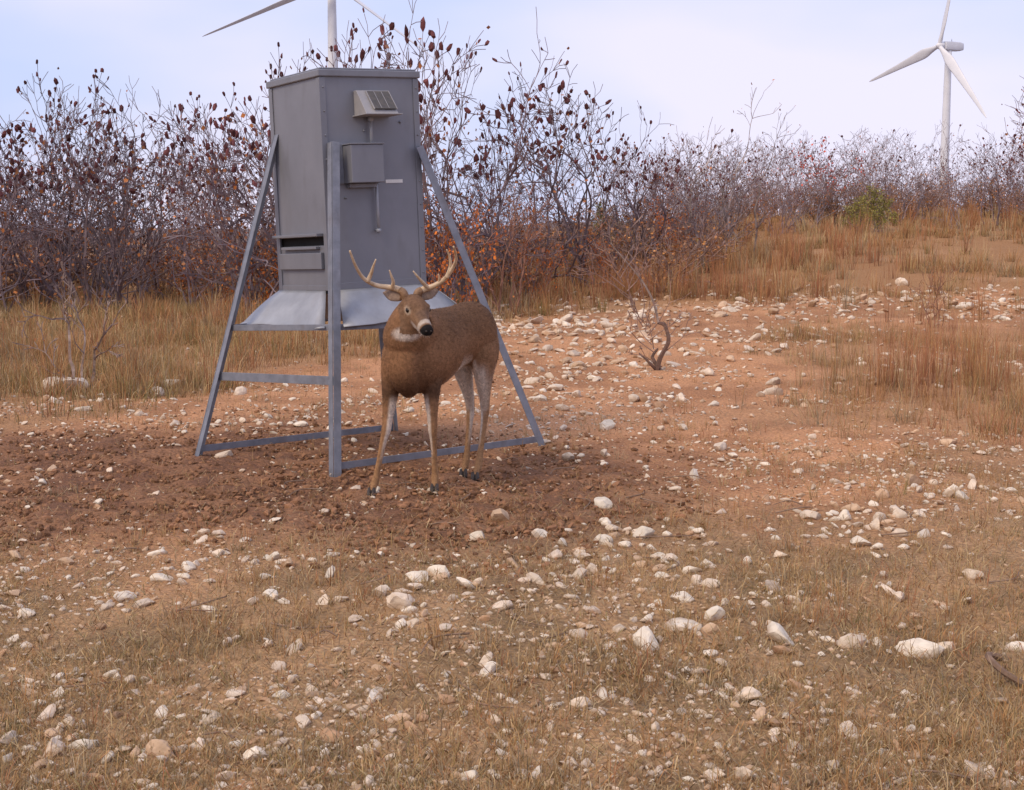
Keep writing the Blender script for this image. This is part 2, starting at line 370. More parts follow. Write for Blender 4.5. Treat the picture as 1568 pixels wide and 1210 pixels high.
def shrub_mesh(name,seed,hgt=3.,stems=7,spread=.5,headp=.4,leaves=200,leafcols=((.40,.15,.05),(.30,.13,.06),(.20,.10,.07)),bark=(.18,.135,.145),maxlev=3,r=.022,leafsz=.06,leaflow=True,up=.07,wig=.30,rmin=.0045,fork=(.26,.32),scale=1.):
    rnd=random.Random(seed); S=[];T=[]
    for i in range(stems):
        a=rnd.uniform(0,6.28); tl=rnd.uniform(.1,spread)
        d=Vector((math.cos(a)*tl,math.sin(a)*tl,1)).normalized()
        grow(S,T,Vector((math.cos(a)*rnd.uniform(0,.35),math.sin(a)*rnd.uniform(0,.35),-.05)),d,hgt*rnd.uniform(.40,.62),r*rnd.uniform(.7,1.2),0,maxlev,rnd,bark,up,wig,rmin,fork)
    zt=max(p[2] for p,d in T); k=hgt/zt
    parts=[tubes(S)]
    tt=[t for t in T if t[0][2]/zt>.5 and rnd.random()<headp*(.3+.9*(t[0][2]/zt))]
    if tt: parts.append(heads(tt,rnd,scale))
    if leaves:
        P=np.array([p[:] for p,d in T]+[s[3:6] for s in S]); wgt=np.ones(len(P))
        if leaflow: wgt=np.exp(-P[:,2]/zt*2.6)
        P=P[rng.choice(len(P),leaves,p=wgt/wgt.sum())]+rng.normal(0,.06,(leaves,3))
        lc=np.array(leafcols)[rng.integers(0,len(leafcols),leaves)]*rng.uniform(.6,1.4,leaves)[:,None]
        parts.append(quads(P,None,rng.uniform(.5,1.3,leaves)*leafsz,lc))
    V,F,C=merge(parts); return npmesh(name,V*[k**.5,k**.5,k],F,C,M_shrub)
sumac=[shrub_mesh('sumac_%d'%i,100+i,3.,6,.85,.36,230) for i in range(6)]
trees=[shrub_mesh('sumac_tree_%d'%i,150+i,3.,7,.95,.28,240,r=.028,maxlev=3,fork=(.42,.42),up=.05,rmin=.004,wig=.33) for i in range(5)]
brush=[shrub_mesh('brush_%d'%i,200+i,3.,7,.8,.03,200,bark=(.24,.195,.205)) for i in range(5)]
low=[shrub_mesh('low_brush_%d'%i,250+i,3.,14,.95,.0,700,((.40,.19,.07),(.32,.15,.07),(.24,.14,.09)),bark=(.23,.155,.13),maxlev=2,r=.03,rmin=.009,leafsz=.10) for i in range(3)]
orange=[shrub_mesh('orange_%d'%i,300+i,3.,8,.6,.05,950,((.60,.18,.035),(.50,.14,.035),(.38,.14,.06)),leafsz=.09) for i in range(2)]
def place(me,name,x,y,h,parent=None,rot=None,wid=1.):
    o=bpy.data.objects.new(name,me); o.location=(x,y,Hs(x,y)); s=h/3.
    o.scale=(s*wid,s*wid,s); o.rotation_euler=(0,0,random.uniform(0,6.28) if rot is None else rot)
    return link(o,parent)
th=empty('shrub_thicket',(0,30,0)); cnt=[0]
def tp(me,x,y,h,wid=1.):
    cnt[0]+=1; o=place(me,'shrub_%03d'%cnt[0],x,y,h,th,None,wid); o.location.y-=30
def topz(v,y): return 1.35+(350-v)/2100*y
for k in range(30):
    y=random.uniform(20.5,29); x=-(.13+.31*(k+random.random())/30)*y
    v=random.uniform(105,190)+(45 if -.27<x/y<-.2 else 0)
    tp(random.choice(sumac+sumac+brush),x,y,min(4.7,topz(v,y)-Hs(x,y)),random.uniform(.7,1.0))
for k in range(20):
    y=random.uniform(24,36); x=random.uniform(-.15,.14)*y
    v=random.uniform(200,290); tp(random.choice(sumac+brush),x,y,topz(v,y)-Hs(x,y),random.uniform(.8,1.1))
for k in range(78):
    y=random.uniform(32,52); x=(.10+.36*(k+random.random())/78)*y; a=x/y*2100+784
    base=220-25*math.exp(-((a-1380)/60)**2)-58*max(0,(a-1480)/90)-25*math.exp(-((a-1200)/70)**2)
    v=base+random.uniform(-15,75); tp(random.choice(brush+brush+sumac),x,y,max(1.0,topz(v,y)-Hs(x,y)),random.uniform(.8,1.2))
for k in range(40):
    y=random.uniform(22,32); x=(-.44+.60*(k+random.random())/40)*y
    tp(random.choice(low),x,y,random.uniform(.8,1.6),1.3)
for k in range(40):
    y=random.uniform(34,48); x=(.12+.34*(k+random.random())/40)*y
    tp(random.choice(low),x,y,random.uniform(.7,1.5),1.3)
for x,y,h in [(-.72,18.9,1.75),(-.95,19.3,2.0),(-3.9,20.5,1.6),(3.0,26,1.7),(.35,21.5,1.4),(-5.2,23,1.5),(-8.2,24,1.3),(1.6,24,1.3)]:
    tp(orange[random.randint(0,1)],x,y,h,.75)
for x,y,h,wd in [(-3.75,20.2,3.6,.75),(-3.1,20.7,4.0,.75),(-2.4,21,4.3,.75),(-1.6,20,4.35,.8),(-1.05,19.6,4.45,.72),(-.6,20.5,3.9,.6),(.3,23.0,3.6,.85),(1.25,23.8,3.75,1.0),(2.1,24.6,3.2,.8),(-6.6,21.5,3.7,.8),(-7.9,23,3.9,.8)]:
    place(random.choice(trees),'sumac_tree',x,y,h,None,None,wd)
palem=shrub_mesh('pale_bare_tree',401,3.,3,.4,.02,40,bark=(.30,.25,.235),maxlev=3,r=.038,fork=(.4,.4))
place(palem,'bare_tree',3.75,26,3.4,None,None,.8); place(palem,'bare_tree',4.7,27.5,2.9,None,2.,.8)
redm=shrub_mesh('red_leaf',402,3.,6,.5,.2,520,((.50,.09,.05),(.36,.09,.06)),leafsz=.09,leaflow=False)
place(redm,'red_leaved_shrub',8.3,36,2.2)
cedm=shrub_mesh('cedar',403,3.,9,.6,0,3000,((.22,.20,.05),(.28,.25,.07),(.17,.16,.05)),leafsz=.10,leaflow=False)
for x,y,h in [(8.0,32,.9),(8.5,32.3,1.1),(1.9,27,1.3)]: place(cedm,'juniper_bush',x,y,h)
sap=shrub_mesh('sapling',404,3.,3,.35,0,40,bark=(.22,.17,.15),maxlev=3,r=.05,rmin=.010)
place(sap,'bare_sapling',-3.6,11.4,1.1)
sap2=shrub_mesh('sapling2',405,3.,5,.5,0,50,((.4,.15,.05),),bark=(.26,.14,.10),maxlev=2,r=.03,rmin=.008)
place(sap2,'bare_sapling',-.1,19.5,1.9); place(sap2,'bare_sapling',5.1,16.5,.8)
S=[];T=[];rnd=random.Random(12); bk=(.15,.095,.075)
def chain(pts,r0,r1,S,c=bk):
    P=[Vector(p) for p in pts]; Q=[]
    for i in range(len(P)-1):
        a=P[max(i-1,0)];b=P[i];c_=P[i+1];d=P[min(i+2,len(P)-1)]
        for k in range(6):
            t=k/6; Q.append(.5*((2*b)+(c_-a)*t+(2*a-5*b+4*c_-d)*t*t+(3*b-a-3*c_+d)*t**3))
    Q.append(P[-1]); n=len(Q)-1
    for i in range(n):
        k=rnd.uniform(.8,1.2); S.append((*Q[i],*Q[i+1],r0+(r1-r0)*i/n,r0+(r1-r0)*(i+1)/n,c[0]*k,c[1]*k,c[2]*k))
zb=Hs(1.4,12.9)
chain([(1.36,12.9,zb-.03),(1.40,12.88,zb+.12),(1.47,12.85,zb+.28),(1.44,12.9,zb+.42),(1.38,12.9,zb+.45)],.026,.015,S)
chain([(1.40,12.9,zb),(1.33,12.92,zb+.12),(1.38,12.95,zb+.2)],.022,.010,S)
chain([(1.37,12.9,zb),(1.27,12.85,zb+.10),(1.20,12.9,zb+.16)],.018,.007,S)
chain([(1.38,12.9,zb+.45),(1.33,12.95,zb+.65),(1.22,13,zb+.85),(1.05,13,zb+1.05),(.92,13,zb+1.2)],.013,.005,S,(.25,.19,.16))
for k in range(26):
    b=Vector((1.42-.02*k,12.93,zb+.03+.042*k)); grow(S,T,b,Vector((rnd.uniform(-1,.8),rnd.uniform(-.5,.5),.6)).normalized(),rnd.uniform(.15,.38),.006,1,3,rnd,(.25,.165,.135),.08,.3,.003)
V,F,C=tubes(S,5); npobj('dead_twisted_sapling',V,F,C,M_shrub)
S=[]; zb=Hs(1.62,4.1)
chain([(1.58,4.22,zb+.0),(1.50,4.18,zb+.03),(1.475,4.08,zb+.04),(1.49,3.98,zb+.03),(1.56,3.9,zb+.0)],.012,.009,S,(.2,.13,.09))
V,F,C=tubes(S,6); npobj('curved_dead_root',V,F,C,M_shrub)
S=[];rnd=random.Random(5)
for k in range(40):
    x=rnd.uniform(-1.6,2);y=rnd.uniform(3.2,8);z=Hs(x,y)+.012;a=rnd.uniform(0,6.28);L=rnd.uniform(.08,.3)
    chain([(x,y,z),(x+math.cos(a)*L*.5,y+math.sin(a)*L*.5,z+rnd.uniform(0,.02)),(x+math.cos(a+.4)*L,y+math.sin(a+.4)*L,z)],.004,.002,S,(.25,.17,.12))
V,F,C=tubes(S,4); npobj('fallen_twigs',V,F,C,M_shrub)

# ------------------------------------------------------------ lofting
def catmull(A,k=5):
    A=np.array(A,float); out=[]
    for i in range(len(A)-1):
        a=A[max(i-1,0)];b=A[i];c=A[i+1];d=A[min(i+2,len(A)-1)]
        for j in range(k):
            t=j/k; out.append(.5*((2*b)+(c-a)*t+(2*a-5*b+4*c-d)*t*t+(3*b-a-3*c+d)*t**3))
    out.append(A[-1]); return np.array(out)
def loft(secs,n=16,up=(0,0,1),k=5,sup=2.):
    A=catmull(secs,k); c=A[:,:3]; w_=np.maximum(A[:,3],.0008); h_=np.maximum(A[:,4],.0008)
    t=np.gradient(c,axis=0); t/=np.linalg.norm(t,axis=1)[:,None]
    up=np.array(up,float); s=np.cross(t,up); s/=np.linalg.norm(s,axis=1)[:,None]; u=np.cross(s,t)
    a=np.linspace(0,2*math.pi,n,endpoint=False)
    ca=np.sign(np.cos(a))*np.abs(np.cos(a))**(2/sup); sa=np.sign(np.sin(a))*np.abs(np.sin(a))**(2/sup)
    V=c[:,None]+s[:,None]*(w_[:,None]*ca)[...,None]+u[:,None]*(h_[:,None]*sa)[...,None]
    m=len(c); V=V.reshape(-1,3).tolist(); F=[]
    for i in range(m-1):
        for j in range(n):
            j2=(j+1)%n; F.append((i*n+j,i*n+j2,(i+1)*n+j2,(i+1)*n+j))
    V.append(c[0].tolist()); V.append(c[-1].tolist()); q=len(V)
    for j in range(n):
        j2=(j+1)%n; F.append((q-2,j2,j)); F.append((q-1,(m-1)*n+j,(m-1)*n+j2))
    return V,F
def pymesh(name,parts,mat,smooth=True,parent=None,bevel=0):
    V=[];F=[]
    for v,f in parts:
        o=len(V); V+=[tuple(p) for p in v]; F+=[tuple(i+o for i in q) for q in f]
    me=bpy.data.meshes.new(name); me.from_pydata(V,[],F); me.materials.append(mat)
    bm=bmesh.new(); bm.from_mesh(me); bmesh.ops.recalc_face_normals(bm,faces=bm.faces); bm.to_mesh(me); bm.free()
    for p in me.polygons: p.use_smooth=smooth
    o=link(bpy.data.objects.new(name,me),parent)
    if bevel:
        b=o.modifiers.new('bevel','BEVEL'); b.width=bevel; b.segments=2; b.limit_method='ANGLE'
    return o

# ------------------------------------------------------------ deer
deer=empty('white_tailed_deer')
hd=(-.396,-.918,0)
P=[]
P.append(loft([(-.165,7.74,.74,.03,.05),(-.185,7.70,.755,.09,.12),(-.215,7.63,.765,.138,.163),(-.24,7.55,.775,.154,.178),(-.295,7.43,.773,.140,.164),(-.36,7.31,.755,.144,.178),(-.42,7.17,.730,.158,.202),(-.475,7.04,.718,.150,.212),(-.52,6.94,.722,.128,.192),(-.548,6.87,.73,.090,.135),(-.56,6.83,.735,.035,.06)],28))
P.append(loft([(-.45,7.10,.79,.120,.152),(-.495,6.995,.80,.130,.158),(-.525,6.915,.815,.124,.142),(-.527,6.87,.86,.104,.120),(-.519,6.845,.91,.084,.094),(-.510,6.84,.955,.063,.070),(-.505,6.845,.99,.042,.05)],24,up=hd))
P.append(loft([(-.545,6.90,.83,.08,.06),(-.555,6.875,.72,.095,.075),(-.54,6.90,.61,.082,.078),(-.515,6.97,.535,.05,.06)],18,up=hd))
p0=np.array((-.507,6.865,.995)); p1=np.array((-.404,6.640,.850)); ax=p1-p0
sidev=np.cross(ax/np.linalg.norm(ax),(0,0,1)); sidev/=np.linalg.norm(sidev); upv=np.cross(sidev,ax/np.linalg.norm(ax))
def hq(s,a,b): q=p0+ax*s+sidev*a+upv*b; return tuple(q)
P.append(loft([(*hq(-.03,0,0),.026,.03),(*hq(.08,0,0),.050,.050),(*hq(.24,0,.002),.062,.060),(*hq(.40,0,.0),.061,.060),(*hq(.54,0,-.003),.046,.050),(*hq(.70,0,-.006),.036,.042),(*hq(.86,0,-.008),.033,.035),(*hq(.96,0,-.006),.028,.028),(*hq(1.0,0,-.004),.013,.013)],22))
for sg in (-1,1):
    P.append(loft([(*hq(.22,sg*.040,-.015),.010,.012),(*hq(.34,sg*.040,-.018),.026,.030),(*hq(.52,sg*.024,-.026),.015,.02)],12))
    P.append(loft([(*hq(.28,sg*.046,.030),.006,.006),(*hq(.38,sg*.050,.034),.013,.011),(*hq(.48,sg*.040,.028),.006,.006)],10))
P.append(loft([(*hq(.3,0,-.042),.028,.018),(*hq(.5,0,-.045),.030,.020),(*hq(.75,0,-.036),.022,.014),(*hq(.92,0,-.026),.016,.010)],14))
for b_,m_,t_ in [((-.545,6.875,1.005),(-.600,6.885,1.020),(-.650,6.925,1.030)),((-.465,6.875,1.005),(-.415,6.89,1.030),(-.372,6.935,1.045))]:
    b_=np.array(b_);m_=np.array(m_);t_=np.array(t_)
    P.append(loft([(*b_,.014,.014),(*(b_*.6+m_*.4),.028,.011),(*m_,.034,.008),(*((m_+t_)/2),.026,.007),(*t_,.004,.005)],14,up=(.15,-1,.1)))
def leg(pts): P.append(loft(pts,16,up=hd,k=5))
leg([(-.565,7.02,.82,.03,.05),(-.592,7.0,.74,.056,.092),(-.606,6.985,.65,.058,.086),(-.616,6.975,.57,.049,.065),(-.624,6.96,.49,.037,.048),(-.633,6.945,.41,.028,.034),(-.640,6.93,.345,.0245,.029),(-.646,6.925,.315,.023,.027),(-.655,6.92,.28,.018,.022),(-.672,6.915,.20,.0150,.0185),(-.690,6.905,.11,.0150,.0195),(-.697,6.90,.075,.019,.023),(-.707,6.875,.04,.0165,.019),(-.712,6.862,.02,.018,.022)])
leg([(-.43,7.07,.82,.03,.05),(-.412,7.05,.74,.056,.092),(-.409,7.03,.65,.057,.086),(-.412,7.01,.57,.048,.065),(-.413,7.0,.49,.037,.048),(-.410,6.985,.41,.028,.034),(-.408,6.98,.345,.0245,.029),(-.407,6.98,.315,.023,.027),(-.405,6.985,.28,.018,.022),(-.402,6.995,.20,.0150,.0185),(-.400,7.0,.11,.0150,.0195),(-.399,7.0,.075,.019,.023),(-.400,6.98,.04,.0165,.019),(-.400,6.97,.02,.018,.022)])
leg([(-.195,7.57,.84,.05,.10),(-.172,7.55,.76,.076,.142),(-.160,7.50,.67,.072,.128),(-.155,7.475,.585,.054,.094),(-.153,7.485,.50,.038,.060),(-.150,7.52,.42,.026,.041),(-.150,7.55,.365,.023,.036),(-.151,7.55,.33,.021,.032),(-.157,7.51,.27,.017,.0215),(-.172,7.42,.14,.016,.0195),(-.181,7.375,.08,.0195,.024),(-.193,7.33,.04,.0165,.019),(-.198,7.315,.02,.018,.022)])
leg([(-.305,7.61,.84,.05,.10),(-.30,7.59,.76,.066,.13),(-.287,7.56,.67,.064,.12),(-.272,7.545,.585,.049,.086),(-.255,7.56,.50,.035,.057),(-.240,7.59,.42,.026,.039),(-.234,7.62,.365,.023,.035),(-.233,7.62,.33,.021,.032),(-.237,7.58,.27,.017,.0215),(-.247,7.50,.14,.016,.0195),(-.253,7.46,.08,.0195,.024),(-.262,7.42,.04,.0165,.019),(-.265,7.405,.02,.018,.022)])
P.append(loft([(-.19,7.71,.84,.03,.03),(-.168,7.76,.80,.032,.022),(-.160,7.78,.71,.036,.02),(-.162,7.775,.63,.010,.01)],12,up=hd))
tmp=pymesh('deer_tmp',P,M_fur)
r=tmp.modifiers.new('r','REMESH'); r.mode='VOXEL'; r.voxel_size=.0055; r.use_smooth_shade=True
s=tmp.modifiers.new('s','SMOOTH'); s.factor=.5; s.iterations=8
dg=bpy.context.evaluated_depsgraph_get(); dg.update()
me=bpy.data.meshes.new_from_object(tmp.evaluated_get(dg)); me.name='body'
bpy.data.objects.remove(tmp)
n=len(me.vertices); Vd=np.zeros(n*3); me.vertices.foreach_get('co',Vd); Vd=Vd.reshape(-1,3)
Nd=np.zeros(n*3); me.vertices.foreach_get('normal',Nd); Nd=Nd.reshape(-1,3)
def deercol(V,N):
    x,y,z=V.T; C=np.tile(np.array((.225,.118,.060)),(len(V),1))
    C=C*(1+.5*(fbm(x*9+y*6,z*9+y*5,81,3)-.5))[:,None]
    def mx(m,k):
        nonlocal C; C=C*(1-m[:,None])+np.array(k)*m[:,None]
    mx(sm(.72,.92,z)*sm(6.95,7.1,y)*.85,(.105,.056,.032))
    mx(sm(.86,.97,z)*(y>6.8)*(y<7.1)*.4,(.13,.07,.040))
    mx((1-sm(.50,.66,z))*sm(.0,-.6,N[:,2])*sm(7.05,7.25,y)*.95,(.62,.53,.43))
    mx((1-sm(.12,.5,z))*.7,(.34,.19,.09))
    mx((1-sm(.52,.66,z))*sm(.44,.52,z)*(1-sm(7.0,7.1,y))*.8,(.075,.040,.024))
    cx=np.where(y<7.2,-.51,-.212)
    inner=sm(.0,.5,-np.sign(x-cx)*N[:,0])*(z<.70)*sm(.12,.32,z)*(np.abs(x-cx)<.2)
    inner=np.where(y<7.2,inner*(1-sm(.46,.52,z)),inner*(1-sm(.60,.70,z)))
    mx(inner*.9,(.64,.55,.46))
    fr=sm(.2,.7,N@np.array(hd))*(y>7.25)*sm(.30,.42,z)*(1-sm(.56,.64,z)); mx(fr*.7,(.60,.52,.44))
    mx(sm(.3,.8,N[:,1])*sm(7.6,7.72,y)*(z<.80)*.9,(.66,.58,.50))
    S=(V-p0)@ax/(ax@ax); a=(V-p0)@sidev; b=(V-p0)@upv
    head=((S>-.1)&(S<1.1)&(np.abs(a)<.085)&(np.abs(b)<.10)&(y<6.88)).astype(float)
    hz=head*sm(.0,.1,S)
    mx(hz*.6,(.23,.145,.09))
    mx(hz*sm(.3,.6,N@upv)*(1-sm(.45,.62,S))*.6,(.11,.06,.035))
    mx(hz*sm(.3,.7,N@upv)*sm(.5,.6,S)*(1-sm(.8,.86,S))*.6,(.10,.062,.045))
    for sg in (-1,1):
        e=np.array(hq(.40,sg*.056,.016)); d3=V-e
        dd=np.sqrt((d3@(ax/np.linalg.norm(ax))/1.25)**2+(d3@sidev)**2+(d3@upv)**2)
        mx((1-sm(.014,.028,dd))*.65,(.48,.40,.31)); mx(1-sm(.011,.014,dd),(.02,.015,.012))
    mx(hz*sm(.74,.78,S)*(1-sm(.83,.87,S))*.75,(.52,.45,.38))
    mx(hz*sm(.42,.6,S)*sm(.15,.55,-(N@upv))*.95,(.62,.55,.48))
    mx(hz*sm(.865,.90,S)*sm(-.026,-.016,b),(.012,.010,.010))
    th=np.linalg.norm((V-np.array((-.522,6.765,.832)))/np.array((.075,.13,.038)),axis=1)
    mx((1-sm(.55,1.2,th))*(1-head*sm(.3,.5,S))*(y<6.86)*.92,(.64,.57,.50))
    ear=((z>.985)&(y>6.865)&((np.abs(x+.505)>.055))).astype(float); mx(ear*sm(.2,.6,-N[:,1])*.7,(.30,.23,.18))
    mx(ear*sm(-.2,-.6,-N[:,1])*.7,(.14,.08,.05))
    mx((z<.03).astype(float),(.03,.022,.018))
    return np.clip(C,0,1)
Cd=deercol(Vd,Nd)
a=me.color_attributes.new('Col','FLOAT_COLOR','POINT'); cc=np.ones((n,4),np.float32); cc[:,:3]=Cd; a.data.foreach_set('color',cc.ravel())
me.materials.clear(); me.materials.append(M_fur)
link(bpy.data.objects.new('body',me),deer)
K=60000; ii=rng.integers(0,n,K); p=Vd[ii]+rng.normal(0,.002,(K,3)); N_=Nd[ii]
fl=np.array((.35,.82,-.45)); fl=fl-(N_@fl)[:,None]*N_; fl/=np.linalg.norm(fl,axis=1)[:,None]+1e-6
dr=fl*.92+N_*.22+rng.normal(0,.14,(K,3)); L=rng.uniform(.005,.016,K)
L=np.where((p[:,1]<6.9)&(p[:,2]>.87),L*.35,L); L=np.where(p[:,2]<.4,L*.45,L)
sv=np.cross(dr,N_); sv/=np.linalg.norm(sv,axis=1)[:,None]+1e-6
q=p-N_*.001
Vf=np.stack([q-sv*.0012,q+sv*.0012,q+dr*L[:,None]],1).reshape(-1,3); Ff=np.arange(K*3).reshape(-1,3)
cf=np.repeat((Cd[ii]*rng.uniform(.45,1.6,K)[:,None])[:,None],3,1).reshape(-1,3)
npobj('coat',Vf,Ff,cf,M_fur,parent=deer)
V0,F0=I3; ev=[]
for sg in (-1,1):
    e=np.array(hq(.40,sg*.0535,.016)); ev.append(((V0*.0125+e).tolist(),F0.tolist()))
pymesh('eyes',ev,M_eye,True,deer)
ev=[]
for sg in (-1,1):
    e=np.array(hq(.985,sg*.012,.004)); ev.append(((V0*.005+e).tolist(),F0.tolist()))
pymesh('nostrils',ev,M_hoof,True,deer)
hv=[]
for (x,y) in [(-.714,6.855),(-.400,6.963),(-.20,7.31),(-.267,7.40)]:
    z0=Hs(x,y)
    for sg in (-1,1):
        ox=x+.010*sg
        hv.append(loft([(ox,y+.016,.038,.010,.014),(ox,y+.006,.024,.0120,.021),(ox,y-.006,.010,.0130,.028),(ox,y-.010,min(0,z0)-.004,.0135,.030)],12,up=(0,-1,0),k=2))
pymesh('hooves',hv,M_hoof,True,deer)
def tube(pts,r0,r1,pw=1.):
    n_=len(pts); return loft([(*p,r0+(r1-r0)*(i/(n_-1))**pw,r0+(r1-r0)*(i/(n_-1))**pw) for i,p in enumerate(pts)],10,up=(.1,1,.05),k=5)
A=[]
A.append(tube([(-.540,6.86,1.03),(-.572,6.87,1.050),(-.615,6.875,1.058),(-.681,6.86,1.070),(-.737,6.82,1.107),(-.769,6.76,1.172),(-.789,6.71,1.243)],.0175,.005,1.1))
A.append(tube([(-.718,6.835,1.088),(-.698,6.82,1.13),(-.685,6.80,1.165),(-.670,6.785,1.20)],.012,.003))
A.append(tube([(-.60,6.87,1.052),(-.590,6.835,1.085),(-.596,6.81,1.115),(-.605,6.795,1.146)],.012,.003))
A.append(tube([(-.472,6.86,1.03),(-.44,6.87,1.050),(-.395,6.875,1.063),(-.339,6.86,1.098),(-.297,6.82,1.15),(-.274,6.76,1.205),(-.284,6.70,1.264)],.0175,.005,1.1))
A.append(tube([(-.325,6.845,1.108),(-.306,6.83,1.16),(-.308,6.81,1.21),(-.322,6.79,1.248)],.012,.003))
A.append(tube([(-.42,6.87,1.054),(-.445,6.835,1.085),(-.468,6.81,1.115),(-.488,6.795,1.142)],.012,.003))
A.append(tube([(-.365,6.87,1.08),(-.362,6.855,1.105),(-.366,6.845,1.125)],.008,.003))
pymesh('antlers',A,M_bone,True,deer)
pymesh('antler_pedicles',[tube([(-.530,6.87,.99),(-.540,6.86,1.03),(-.56,6.867,1.045)],.021,.0185),tube([(-.480,6.87,.99),(-.472,6.86,1.03),(-.452,6.867,1.045)],.021,.0185)],M_antbase,True,deer)

# ------------------------------------------------------------ feeder
fd=empty('deer_feeder')
def hexa(b,t):
    return [tuple(p) for p in b]+[tuple(p) for p in t],[(0,3,2,1),(4,5,6,7),(0,1,5,4),(1,2,6,5),(2,3,7,6),(3,0,4,7)]
def lean(p):
    x,y,z=p; return (x-.035*(z-1.0),y,z+.05*(x+1.04))
Fc=np.array((-1.045,7.90));Lc=np.array((-1.415,8.40));Rc=np.array((-.52,8.25)); Bc=Lc+Rc-Fc; Cc=(Lc+Rc)/2
def face_slab(A_,B_,s0,s1,z0,z1,out0,out1):
    A_=np.array(A_);B_=np.array(B_); d=B_-A_; nrm=np.array((d[1],-d[0])); nrm/=np.linalg.norm(nrm)
    if nrm@((A_+B_)/2-Cc)<0: nrm=-nrm
    q=[]
    for z in (z0,z1):
        for s_,o_ in ((s0,out0),(s1,out0),(s1,out1),(s0,out1)):
            p_=A_+d*s_+nrm*o_; q.append(lean((p_[0],p_[1],z)))
    return hexa(q[:4],q[4:])
ZB,ZT=1.005,2.225
W=[]
W.append(face_slab(Fc,Rc,0,1,ZB,ZT,-.012,0))
W.append(face_slab(Fc,Lc,.02,.995,1.305,ZT,-.012,-.0005))
W.append(face_slab(Fc,Lc,.02,.995,ZB,1.255,-.012,-.0005))
W.append(face_slab(Fc,Lc,.02,.06,1.2555,1.3045,-.012,-.0005)); W.append(face_slab(Fc,Lc,.95,.995,1.2555,1.3045,-.012,-.0005))
W.append(face_slab(Rc,Bc,.02,1,ZB,ZT,-.012,0)); W.append(face_slab(Bc,Lc,.02,.98,ZB,ZT,-.012,0))
pymesh('hopper_walls',W,M_steel,False,fd,.003)
def sq(sc_,z0,z1):
    c=[Cc+(p_-Cc)*sc_ for p_ in (Fc,Rc,Bc,Lc)]
    return hexa([lean((p_[0],p_[1],z0)) for p_ in c],[lean((p_[0],p_[1],z1)) for p_ in c])
pymesh('hopper_shade_block',[sq(.94,ZB+.01,ZT-.05)],M_dark,False,fd)  # solid block behind the slot, inner shade put into its colour
pymesh('lid',[sq(1.05,ZT-.022,ZT+.018),sq(.99,ZT+.0185,ZT+.030)],M_steel,False,fd,.006)
pymesh('corner_trim',[face_slab(Fc,Rc,-.012,.05,ZB-.01,ZT-.025,.0005,.006),face_slab(Fc,Lc,-.0,.06,ZB-.01,ZT-.025,.0005,.006),face_slab(Fc,Rc,.95,1.01,ZB-.01,ZT-.025,.0005,.006),face_slab(Fc,Lc,.94,1.01,ZB-.01,ZT-.025,.0005,.006),
   face_slab(Fc,Rc,.052,.948,ZB-.01,ZB+.03,.0005,.005),face_slab(Fc,Lc,.062,.938,ZB-.01,ZB+.02,.0005,.005)],M_steel,False,fd,.002)
pymesh('vent_hood',[face_slab(Fc,Lc,.08,.98,1.308,1.325,.0,.045),face_slab(Fc,Lc,.08,.92,1.12,1.215,.0005,.022),face_slab(Fc,Lc,.15,.85,1.235,1.25,.0,.03)],M_steel,False,fd,.003)
rv=[];V0,F0=ico(1)
dR=Rc-Fc; nR=np.array((dR[1],-dR[0]));nR/=np.linalg.norm(nR)
if nR@((Rc+Fc)/2-Cc)<0:nR=-nR
def fp(s_,z,o_): p_=Fc+dR*s_+nR*o_; return np.array(lean((p_[0],p_[1],z)))
for k in range(9):
    for s_ in (.025,.98): rv.append(((V0*.006+fp(s_,ZB+.06+k*.135,.007)).tolist(),F0.tolist()))
for s_,z in [(.42,1.90),(.5,1.33),(.2,1.52),(.8,1.95)]: rv.append(((V0*.009+fp(s_,z,.004)).tolist(),F0.tolist()))
pymesh('rivets',rv,M_leg,True,fd)
pymesh('control_box',[face_slab(Fc,Rc,.19,.52,1.60,1.815,.0005,.11),face_slab(Fc,Rc,.18,.53,1.8155,1.823,.0005,.118)],M_steel,False,fd,.004)
pymesh('control_box_bracket',[face_slab(Fc,Rc,.12,.188,1.60,1.83,.0005,.012),face_slab(Fc,Rc,.22,.5,1.575,1.598,.0005,.04)],M_leg,False,fd,.002)
cd=[]
for z0,z1,s_ in [(1.823,1.97,.47),(1.34,1.60,.50)]:
    a_=fp(s_,z0,.03);b_=fp(s_,z1,.03); cd.append(loft([(*a_,.009,.009),(*b_,.009,.009)],10,up=(0,1,0),k=2))
a_=fp(.50,1.325,.03); cd.append(((V0*.017+a_).tolist(),F0.tolist())); a_=fp(.47,1.965,.03); cd.append(((V0*.02+a_).tolist(),F0.tolist()))
pymesh('conduit',cd,M_steel_lt,True,fd)
s0,s1=.33,.66
sol=[fp(s0,1.995,.15),fp(s1,1.995,.15),fp(s1,2.125,.035),fp(s0,2.125,.035)]
pymesh('solar_bracket',[hexa([fp(s0,1.985,.002),fp(s1,1.985,.002),fp(s1,1.985,.15),fp(s0,1.985,.15)],[fp(s0,2.125,.002),fp(s1,2.125,.002),fp(s1,2.125,.035),fp(s0,2.125,.035)]),
  hexa([fp(s0-.02,1.978,.0),fp(s1+.03,1.978,.0),fp(s1+.03,1.978,.165),fp(s0-.02,1.978,.165)],[fp(s0-.02,1.9845,.0),fp(s1+.03,1.9845,.0),fp(s1+.03,1.9845,.165),fp(s0-.02,1.9845,.165)])],M_beige,False,fd,.002)
nn=np.cross(sol[1]-sol[0],sol[3]-sol[0]); nn/=np.linalg.norm(nn)
if nn[1]>0: nn=-nn
def sp(u,v,o_): return (sol[0]*(1-u)*(1-v)+sol[1]*u*(1-v)+sol[2]*u*v+sol[3]*(1-u)*v)+nn*o_
